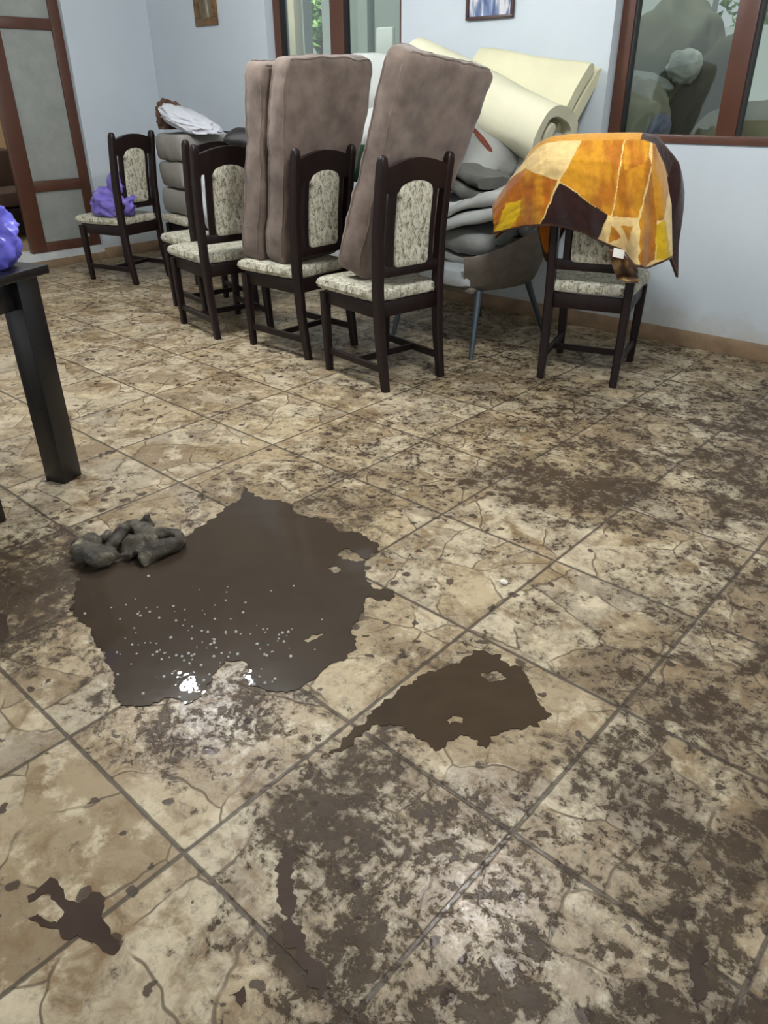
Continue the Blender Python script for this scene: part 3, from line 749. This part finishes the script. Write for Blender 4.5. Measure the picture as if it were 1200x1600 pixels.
# ------------------------------------------------------------------ yellow blanket over the right chair
bx = lambda cx, cy: (740 + cx * .38333, 190 + cy * .38333)
HEM = [(85, 458), (150, 440), (215, 428), (270, 424), (330, 424), (390, 432), (450, 455), (505, 482), (560, 510), (620, 536), (665, 590), (700, 600), (765, 575), (805, 555)]
RID = [(80, 345), (150, 240), (215, 165), (260, 120), (295, 96), (350, 88), (430, 86), (500, 84), (570, 82), (630, 82), (690, 84), (735, 98), (770, 180), (800, 300)]
PATCH = [  # printed fields of the fabric, in the fabric's own flat coordinates
 ('cream', [(290, 80), (455, 80), (345, 240), (215, 200), (262, 130)]),
 ('orange', [(60, 470), (60, 300), (215, 195), (345, 240), (265, 430)]),
 ('yellow', [(80, 470), (130, 335), (195, 320), (190, 380), (140, 445)]),
 ('dark', [(352, 248), (548, 380), (505, 500), (262, 440)]),
 ('gold', [(455, 60), (617, 60), (560, 385), (545, 378), (350, 242)]),
 ('amber', [(622, 60), (690, 60), (720, 180), (668, 392), (563, 388)]),
 ('gold', [(622, 60), (720, 60), (705, 160), (690, 180), (610, 200)]),
 ('gold', [(726, 60), (800, 120), (790, 280), (770, 400), (700, 400), (720, 200)]),
 ('cream', [(560, 392), (668, 396), (665, 560), (510, 490)]),
 ('gold', [(560, 420), (600, 470), (550, 490)]),
 ('gold', [(600, 425), (655, 425), (640, 490)]),
 ('amber', [(674, 398), (720, 200), (745, 420), (735, 560), (676, 600)]),
 ('yellow', [(745, 420), (772, 400), (800, 560), (740, 560)]),
 ('cream', [(676, 605), (735, 570), (755, 570), (760, 610), (680, 650)])]
PC = {'cream': srgb(232, 200, 138), 'orange': srgb(172, 98, 26), 'yellow': srgb(216, 176, 30), 'dark': srgb(48, 24, 20), 'gold': srgb(208, 146, 36), 'amber': srgb(176, 108, 22), 'line': srgb(240, 208, 140), 'hem': srgb(74, 44, 28)}
def inpoly(x, y, P):
    c = False; j = len(P) - 1
    for i in range(len(P)):
        xi, yi = P[i]; xj, yj = P[j]
        if (yi > y) != (yj > y) and x < (xj - xi) * (y - yi) / (yj - yi) + xi: c = not c
        j = i
    return c
def edged(x, y, P):
    best = 1e9
    for i in range(len(P)):
        ax, ay = P[i - 1]; bx_, by = P[i]; dx, dy = bx_ - ax, by - ay
        t = max(0, min(1, ((x - ax) * dx + (y - ay) * dy) / (dx * dx + dy * dy)))
        best = min(best, math.hypot(x - ax - dx * t, y - ay - dy * t))
    return best
def print_col(u, v, hemdist):
    if hemdist < 9: return PC['hem']
    hit = None
    uu = u + 5 * noise.noise(Vector((u * .03, v * .03, 1))); vv = v + 5 * noise.noise(Vector((u * .03, v * .03, 7)))
    for nme, P in PATCH:
        if inpoly(uu, vv, P): hit = (nme, P)
    if not hit: return PC['line']
    nme, P = hit; c = Vector(PC[nme][:3])
    k = fbm(Vector((u * .02, v * .006, 3.3)), 4)
    if nme in ('gold', 'amber', 'orange'):
        c = c.lerp(Vector(PC['orange'][:3]) if nme == 'gold' else Vector(PC['gold'][:3]), max(0, min(.8, .2 + k * 1.3)))
    return tuple(c) + (1,)
def interp(P, t):
    s = t * (len(P) - 1); i = min(int(s), len(P) - 2); f = s - i
    return (P[i][0] + (P[i + 1][0] - P[i][0]) * f, P[i][1] + (P[i + 1][1] - P[i][1]) * f)
# plane of the chair back (its rear face looks toward the camera)
ca = R(107); fdir = Vector((math.cos(ca), math.sin(ca), 0)); sdir = Vector((math.sin(ca), -math.cos(ca), 0))
pback = Vector((-1.678, 3.272, 0)) + fdir * .0
def onback(px, py, off):     # off = distance in front of (toward the viewer from) the chair back plane
    d = ray(px, py); o = Vector((0, 0, H)); n = fdir
    t = ((pback - n * off) - o).dot(n) / d.dot(n); return o + d * t
NU, NF, NB = 260, 150, 60
b = bmesh.new(); lc = b.loops.layers.float_color.new('print'); G_ = []; C_ = []
for i in range(NU + 1):
    u = i / NU; h = interp(HEM, u); r = interp(RID, u); row = []; crow = []
    side = max(0, (u - .80) / .20)                      # right part turns round the corner to the back
    lobe = max(0, (.25 - u) / .25)
    for j in range(NF + 1):
        v = j / NF
        px = h[0] + (r[0] - h[0]) * v; py = h[1] + (r[1] - h[1]) * v
        fold = .018 * math.sin(u * 34 + 2 * v) * (1 - v) * (.4 + u) + .014 * fbm(Vector((u * 4, v * 3, 2)), 3)
        off = .045 + .035 * math.sin(min(1, v * 1.0) * PI) * .6 + fold + .02 * (1 - v) - .10 * max(0, v - .8) ** 1.0 * 2
        off -= .16 * side ** 1.3 ; off -= .05 * lobe
        P = onback(*bx(px, py), off)
        row.append(b.verts.new(P)); crow.append(print_col(px, py, (v) * math.hypot(h[0] - r[0], h[1] - r[1])))
    # over the ridge and down the other side
    Pt = row[-1].co.copy()
    dep = .11 - .05 * side; drop = .26 + .06 * math.sin(u * 5) + .20 * math.exp(-((u - .34) / .06) ** 2) - .10 * math.exp(-(u / .16) ** 2) + .16 * min(1, side * 2.5)
    for j in range(1, NB + 1):
        v = j / NB
        if v < .25:
            a_ = v / .25 * PI / 2; dy = dep * math.sin(a_); dz = .025 * math.sin(a_ * 2)
        else:
            dy = dep + .02 * math.sin(v * 5 + u * 9); dz = -(v - .25) / .75 * drop
        P = Pt + fdir * dy + Vector((0, 0, dz)) + sdir * (.012 * math.sin(v * 6 + u * 20) + .075 * min(1, side * 1.6) * math.sin(min(1, v * 1.6) * PI / 2))
        row.append(b.verts.new(P))
        kk = u * 700; cc = (PC['gold'] if v < .4 else PC['orange']) if 60 < kk < 330 else (PC['gold'] if kk < 520 else PC['dark'])
        crow.append(cc if v < .95 else PC['hem'])
    G_.append(row); C_.append(crow)
for i in range(NU):
    for j in range(NF + NB):
        f = b.faces.new((G_[i][j], G_[i + 1][j], G_[i + 1][j + 1], G_[i][j + 1]))
        for l, (ii, jj) in zip(f.loops, ((i, j), (i + 1, j), (i + 1, j + 1), (i, j + 1))): l[lc] = C_[ii][jj]
bl = empty('blanket', (-1.678, 3.272, 0)); tag(bl, 'plush blanket in gold, brown and cream fields draped over the right chair', 'blanket')
def stay(o):   # keep world coordinates of a mesh built in world space under its thing
    par = o.parent; 
    for v in o.data.vertices: v.co = v.co - par.location
    return o
o = stay(obj('cover', b, M['printed'], bl, angle=180))
md = o.modifiers.new('thick', 'SOLIDIFY'); md.thickness = .014; md.offset = 0
# rolled corner of the hem at the lower right, with its care label
b = bmesh.new(); lc = b.loops.layers.float_color.new('print')
cl = [(545, 520), (600, 540), (650, 575), (668, 610)]
cl2 = [(590, 645), (615, 650), (640, 655), (672, 650)]
rows = []
for i in range(25):
    t = i / 24; p = interp(cl, t); q = interp(cl2, t); ring = []
    for k in range(17):
        s = k / 16; x = p[0] + (q[0] - p[0]) * s; y = p[1] + (q[1] - p[1]) * s
        P = onback(*bx(x, y), .065 + .035 * math.sin(s * PI * 1.6 + t * 2) + .012 * math.sin(t * 9))
        ring.append((b.verts.new(P), x, y))
    rows.append(ring)
for i in range(24):
    for k in range(16):
        q4 = (rows[i][k], rows[i + 1][k], rows[i + 1][k + 1], rows[i][k + 1])
        f = b.faces.new([z[0] for z in q4])
        for l, z in zip(f.loops, q4):
            n = noise.noise(Vector((z[1] * .035, z[2] * .03, 5)))
            l[lc] = PC['hem'] if n < .02 else (srgb(176, 146, 96) if n > .3 else srgb(126, 92, 42))
o = stay(obj('turned_hem', b, M['printed'], bl, angle=180)); md = o.modifiers.new('thick', 'SOLIDIFY'); md.thickness = .012; md.offset = 0
b = bmesh.new(); q = [onback(*bx(x, y), .125) for x, y in ((572, 514), (616, 526), (610, 560), (566, 550))]
f = b.faces.new([b.verts.new(p) for p in q]); r_ = bmesh.ops.extrude_face_region(b, geom=[f])
for v in r_['geom']:
    if isinstance(v, bmesh.types.BMVert): v.co += fdir * .004
o = stay(obj('care_label', b, M['tagwhite'], bl, smooth=False)); o['label'] = 'white care label'

# ------------------------------------------------------------------ pictures on the back wall
def picture(name, x0, x1, z0, z1, fm, pm, label, fw):
    r = tag(empty(name, ((x0 + x1) / 2, YB, z0)), label, 'picture'); hw = (x1 - x0) / 2; hh = z1 - z0
    boxes('frame', [((-hw, -.022, 0), (hw, 0, fw)), ((-hw, -.022, hh - fw), (hw, 0, hh)), ((-hw, -.022, fw), (-hw + fw, 0, hh - fw)), ((hw - fw, -.022, fw), (hw, 0, hh - fw))], fm, r, .004)
    boxes('print', [((-hw + fw, -.008, fw), (hw - fw, -.003, hh - fw))], pm, r)
picture('small_picture', -5.742, -5.472, 1.715, 2.06, M['gilt'], picture_mat('dim_print', [(.3, srgb(70, 60, 44)), (.5, srgb(120, 108, 84)), (.62, srgb(206, 196, 166))], (1, 1, .7)), 'small gilt framed picture on the left end of the back wall', .05)
picture('framed_photograph', -3.131, -2.806, 1.618, 1.86, M['darkframe'], picture_mat('blue_print', [(.35, srgb(70, 82, 118)), (.5, srgb(120, 136, 168)), (.6, srgb(206, 204, 206))], (2.2, 1, .5)), 'dark framed bluish picture high on the wall above the foam mattresses', .018)

# ------------------------------------------------------------------ yard and heap behind the windows
struct(boxes('yard_ground', [((-14, YB + WT, -.1), (3, 12, 0))], M['yard']))
ya, yb = onY(474, 30, 6.3).x, onY(503, 30, 6.3).x
struct(boxes('wall_yard', [((yb, 6.3, 0), (-4.3, 6.42, 3.0)), ((-12.5, 6.3, 0), (ya, 6.42, 3.0)), ((ya, 6.3, 0), (yb, 6.42, 1.0))], M['yardwall']))
struct(boxes('wall_veranda', [((-4.3, 7.2, 0), (1.5, 7.32, 1.70)), ((-4.3, 7.2, 1.62), (-2.9, 7.32, 3.0))], M['yardwall']))
struct(boxes('wall_garden', [((-13, 9.6, 0), (-6, 9.72, 1.62))], M['whitecloth']))
b = bmesh.new(); q = onY(572, 40, 5.6); box(b, (q.x - .06, 5.55, 0), (q.x + .06, 5.65, 3), .01); tag(obj('post', b, M['yardwall'], None), 'grey green post outside behind the right pane of the left window', 'post')
b = bmesh.new(); q = onY(601, 40, 5.4); box(b, (q.x - .09, 5.39, 0), (q.x + .09, 5.43, 1.72), .01); tag(obj('panel', b, M['lgrey'], None), 'pale panel standing outside at the right edge of the left window', 'panel')
b = bmesh.new(); q = onY(454, 40, 5.3); box(b, (q.x - .05, 5.3, 0), (q.x + .05, 5.4, 3), .01); tag(obj('post', b, M['post'], None), 'pale beige post outside behind the left window', 'post')
def leafy(name, c, size, n, seed, label):
    rnd = random.Random(seed); b = bmesh.new()
    for _ in range(n):
        p = Vector((rnd.gauss(0, .4) * size[0], rnd.gauss(0, .4) * size[1], rnd.gauss(0, .4) * size[2])) + Vector(c)
        d = Vector((rnd.uniform(-1, 1), rnd.uniform(-1, 1), rnd.uniform(-1, .3))).normalized(); s = d.cross(Vector((rnd.random(), rnd.random(), 1))).normalized()
        l = rnd.uniform(.08, .16); k = l * .3; nrm = d.cross(s) * .02
        vs = [b.verts.new(p), b.verts.new(p + d * l * .5 + s * k + nrm), b.verts.new(p + d * l), b.verts.new(p + d * l * .5 - s * k + nrm)]
        b.faces.new(vs)
    tr = tag(empty(name, (c[0], c[1], 0)), label, 'tree')
    o = stay(obj('foliage', b, M['leaf'], tr, smooth=False))
    b = bmesh.new(); tube(b, [(0, 0, 0), (.05, .02, c[2] * .5), (0, 0, c[2] + size[2] * .3)], [.07, .05, .02], 10); obj('trunk', b, M['brown'], tr)
leafy('garden_tree', (onY(497, 5, 8.2).x, 8.2, 2.15), (.5, .4, .4), 700, 3, 'light green tree outside behind the left window')
leafy('garden_tree', (-2.6, 8.2, 2.2), (1.3, .5, .5), 1200, 4, 'green tree outside above the heap behind the right window')
# heap behind the right window
def heap(name, p, size, rot, m, label, cat, seed, amp=.2, group=None):
    b = bmesh.new(); crumple(b, size, 1.6, amp, seed, 5, 1.0, TRS(p, rot))
    tag(obj(name, b, m, None, angle=80), label, cat, group)
heap('tarpaulin_heap', onY(1034, 140, 5.5), (.34, .30, .46), (0, R(10), 0), M['olive'], 'large dark olive hump at the back of the heap behind the right window', 'tarpaulin', 2)
heap('tarpaulin_heap', onY(1085, 185, 5.2), (.17, .16, .44), (0, R(24), 0), M['olive'], 'dark olive roll leaning near the window bar outside', 'tarpaulin', 5, .1)
heap('sack', onY(1068, 105, 5.02), (.085, .08, .085), (0, 0, 0), M['sack'], 'small pale sack in the middle of the heap behind the right window', 'sack', 3, .3)
heap('sack', onY(1005, 130, 4.95), (.17, .12, .055), (0, R(8), 0), M['sack'], 'flat pale sack on the left of the heap behind the right window', 'sack', 6, .2)
heap('cloth_heap', onY(985, 190, 4.85), (.22, .15, .22), (0, R(10), 0), M['tan'], 'tan cloth heap at the lower left behind the right window', 'cloth', 8, .2)
heap('blue_bag', onY(1022, 208, 4.80), (.07, .08, .10), (0, R(20), 0), M['bluebag'], 'blue bag low behind the right window', 'bag', 9, .3)
heap('cloth_heap', onY(1180, 232, 4.9), (.36, .16, .22), (0, 0, 0), M['tan'], 'tan cloth low behind the right pane of the right window', 'cloth', 10, .15)
b = bmesh.new(); box(b, (-3.2, 4.62, .62), (-.6, 5.9, .68), .01)
bt = tag(empty('outdoor_bench', (-1.9, 5.2, 0)), 'low bench outside carrying the heap behind the right window', 'bench')
o = stay(obj('bench_top', b, M['post'], bt))
for x in (-3.1, -.7):
    for y in (4.7, 5.8):
        b = bmesh.new(); box(b, (x - .03, y - .03, 0), (x + .03, y + .03, .62)); stay(obj('leg', b, M['post'], bt, smooth=False))

# ------------------------------------------------------------------ puddles and mud
def rough_loop(P, seed, amp, step=.005):
    out = []; n = len(P)
    for i in range(n):
        p, q = P[i], P[(i + 1) % n]; L = (q - p).length; k = max(1, int(L / step)); nrm = Vector((-(q - p).y, (q - p).x, 0)).normalized() if L else Vector()
        for s in range(k):
            x = p.lerp(q, s / k); e = math.sin(PI * s / k) * .6 + .4
            d = amp * (fbm(Vector((x.x * 9 + seed, x.y * 9, 0)), 4) + 1.0 * fbm(Vector((x.x * 45, x.y * 45 + seed, 3)), 4))
            out.append(x + nrm * d * e)
    return out
def film(name, loops, m, label, cat, z=.0015, seed=1, amp=.016, parent=None, group=None):
    LL = [rough_loop([fl(x, y) for x, y in L], seed + 5 * k, amp if k == 0 else amp * .6) for k, L in enumerate(loops)]
    vs = []; es = []
    for L in LL:
        o = len(vs); vs += [Vector((p.x, p.y)) for p in L]; es += [(o + i, o + (i + 1) % len(L)) for i in range(len(L))]
    rv, re, rf, *_ = delaunay_2d_cdt(vs, es, [], 2, 1e-5)
    def inside(p):
        c = False
        for L in LL:
            c ^= inpoly(p.x, p.y, [(q.x, q.y) for q in L])
        return c
    b = bmesh.new(); bv = [b.verts.new((v.x, v.y, z)) for v in rv]
    for f in rf:
        cpt = (rv[f[0]] + rv[f[1]] + rv[f[2]]) / 3
        if inside(cpt):
            try: b.faces.new([bv[i] for i in f])
            except ValueError: pass
    for v in [v for v in b.verts if not v.link_faces]: b.verts.remove(v)
    g = bmesh.ops.extrude_face_region(b, geom=list(b.faces))
    for v in g['geom']:
        if isinstance(v, bmesh.types.BMVert): v.co.z = .0001
    o = obj(name, b, m, parent, smooth=True, angle=30)
    if label: tag(o, label, cat, group)
    return o
c1 = lambda P: [(x * .58333, 700 + y * .58333) for x, y in P]
c2 = lambda P: [(500 + x * .58333, 900 + y * .58333) for x, y in P]
c3 = lambda P: [(x * .5, 1100 + y * .5) for x, y in P]
big = c1([(490, 245), (560, 195), (605, 160), (640, 140), (655, 105), (680, 130), (730, 140), (775, 150), (805, 178), (870, 190), (905, 225), (960, 228), (1015, 262), (985, 300), (925, 270), (905, 278), (920, 300), (980, 305), (985, 350), (1000, 378), (1055, 385), (1040, 412), (985, 402), (965, 450), (945, 480), (955, 520), (930, 560), (870, 592), (810, 640), (740, 655), (665, 640), (650, 615), (665, 575), (605, 572), (562, 612), (550, 655), (500, 690), (440, 672), (380, 692), (325, 690), (308, 640), (290, 590), (260, 520), (240, 480), (195, 450), (205, 380), (212, 330), (270, 325), (330, 300), (420, 290), (470, 270)])
pd = film('puddle', [big, c1([(815, 515), (840, 500), (868, 498), (850, 512), (825, 522)]), c1([(880, 322), (900, 318), (912, 328), (895, 336)])], M['mudwater'], 'large brown muddy puddle in the middle of the tiled floor', 'puddle', .0022, 3, .013)
rnd = random.Random(5); b = bmesh.new()
for _ in range(150):
    x, y = rnd.gauss(320, 85), rnd.gauss(1015, 45)
    if not inpoly(x, y, big): continue
    p = fl(x, y); r_ = rnd.uniform(.0015, .0045)
    bmesh.ops.create_icosphere(b, subdivisions=2, radius=r_, matrix=Matrix.Translation((p.x, p.y, .0022)))
o = obj('bubbles', b, mat('bubble_film', srgb(190, 190, 186), .08, .1, 30), pd); o['kind'] = 'stuff'; o['label'] = 'small shiny bubbles on the water'  # the bubbles' pale colour also stands in for sparkle on the water
sm = c2([(25, 475), (90, 415), (150, 352), (200, 318), (270, 265), (330, 245), (390, 222), (435, 200), (500, 235), (535, 245), (572, 300), (590, 345), (622, 372), (590, 408), (540, 408), (480, 418), (445, 465), (420, 440), (400, 430), (360, 442), (310, 468), (255, 432), (210, 404), (155, 398), (100, 432), (55, 470)])
film('puddle', [sm, c2([(335, 385), (370, 378), (380, 392), (345, 398)]), c2([(430, 262), (475, 255), (500, 275), (450, 285)])], M['mudwater2'], 'smaller brown puddle to the right of the large one', 'puddle', .0018, 8, .016)
sp = c3([(160, 538), (188, 570), (205, 610), (250, 622), (280, 595), (310, 590), (328, 630), (316, 665), (335, 690), (345, 725), (376, 760), (360, 782), (300, 748), (255, 738), (200, 732), (170, 702), (130, 698), (88, 668), (120, 655), (178, 684), (200, 652), (180, 625), (158, 592), (88, 620), (86, 602)])
film('mud_splash', [sp], M['mud'], 'dark star shaped mud splash near the bottom left corner', 'mud', .0012, 12, .008)
film('mud_splash', [c2([(1000, 985), (1022, 975), (1030, 1060), (1032, 1130), (1010, 1165), (992, 1120), (988, 1050)])], M['mud'], 'narrow dark mud streak near the bottom right corner', 'mud', .0012, 14, .010)
film('mud_splash', [[(438, 1330), (456, 1320), (462, 1420), (478, 1480), (520, 1545), (505, 1560), (468, 1510), (440, 1470), (436, 1400)]], M['mud'], 'long dark mud streak running down the bottom centre of the floor', 'mud', .0012, 15, .018)
film('mud_splash', [c3([(715, 910), (765, 880), (772, 930), (755, 955), (735, 930)])], M['mud'], 'small dark mud blot at the bottom edge left of the long streak', 'mud', .0012, 16, .006)
film('mud_splash', [[(0, 955), (12, 962), (14, 985), (8, 1000), (0, 1002), (-20, 990), (-20, 960)]], M['mud'], 'dark mud patch at the left edge beside the large puddle', 'mud', .0012, 17, .008)

# mud soaked rag
b = bmesh.new()
def P3(x, y, z): q = fl(x, y); return Vector((q.x, q.y, z))
ro = P3(200, 870, 0)
def rtube(pp, rr, sq=.8):
    n = 8; pts2 = []; r2 = []
    for i in range(len(pp) - 1):
        for k in range(n):
            t = k / n; pts2.append(pp[i].lerp(pp[i + 1], t)); r2.append(rr[i] + (rr[i + 1] - rr[i]) * t)
    tube(b, pts2, r2, 12, True, sq)
rtube([P3(120, 868, .022), P3(135, 878, .032), P3(160, 884, .034), P3(182, 872, .026)], [.026, .036, .040, .026])
rtube([P3(118, 862, .03), P3(140, 868, .052), P3(165, 866, .045)], [.022, .028, .022])
rtube([P3(172, 870, .02), P3(188, 852, .035), P3(206, 842, .045), P3(226, 848, .05), P3(238, 866, .035), P3(228, 880, .018)], [.024, .026, .024, .026, .026, .022])
rtube([P3(200, 880, .02), P3(208, 866, .045), P3(215, 858, .045), P3(212, 880, .02)], [.02, .026, .026, .02])
rtube([P3(220, 884, .015), P3(250, 872, .03), P3(275, 862, .025), P3(290, 846, .010)], [.022, .03, .026, .012])
rtube([P3(225, 862, .04), P3(250, 846, .04), P3(275, 842, .025), P3(290, 848, .012)], [.022, .024, .02, .012])
rtube([P3(222, 838, .015), P3(228, 830, .035), P3(236, 828, .058), P3(234, 832, .01)], [.018, .02, .014, .02])
rtube([P3(160, 850, .012), P3(172, 842, .026), P3(168, 838, .01)], [.016, .016, .014])
wf = wobble(.013, 24, 3)
for v in b.verts:
    v.co = wf(v.co) - ro
    if v.co.z < .001: v.co.z = .001 + (v.co.z) * .02
o = tag(obj('rag', b, M['rag'], None, angle=180), 'mud soaked twisted rag lying at the left edge of the large puddle', 'rag')
o.location = ro
md = o.modifiers.new('remesh', 'REMESH'); md.mode = 'VOXEL'; md.voxel_size = .0045; md.use_smooth_shade = True
md = o.modifiers.new('smooth', 'SMOOTH'); md.factor = .5; md.iterations = 3
b = bmesh.new(); p = fl(787, 912); bmesh.ops.create_icosphere(b, subdivisions=3, radius=1)
for v in b.verts: v.co = Vector((p.x + v.co.x * .012, p.y + v.co.y * .009, .006 + max(-.006, v.co.z * .007))) + v.co * .002 * noise.noise(v.co * 2)
tag(obj('pebble', b, M['tagwhite'], None), 'small white chip lying on a tile right of the large puddle', 'chip')
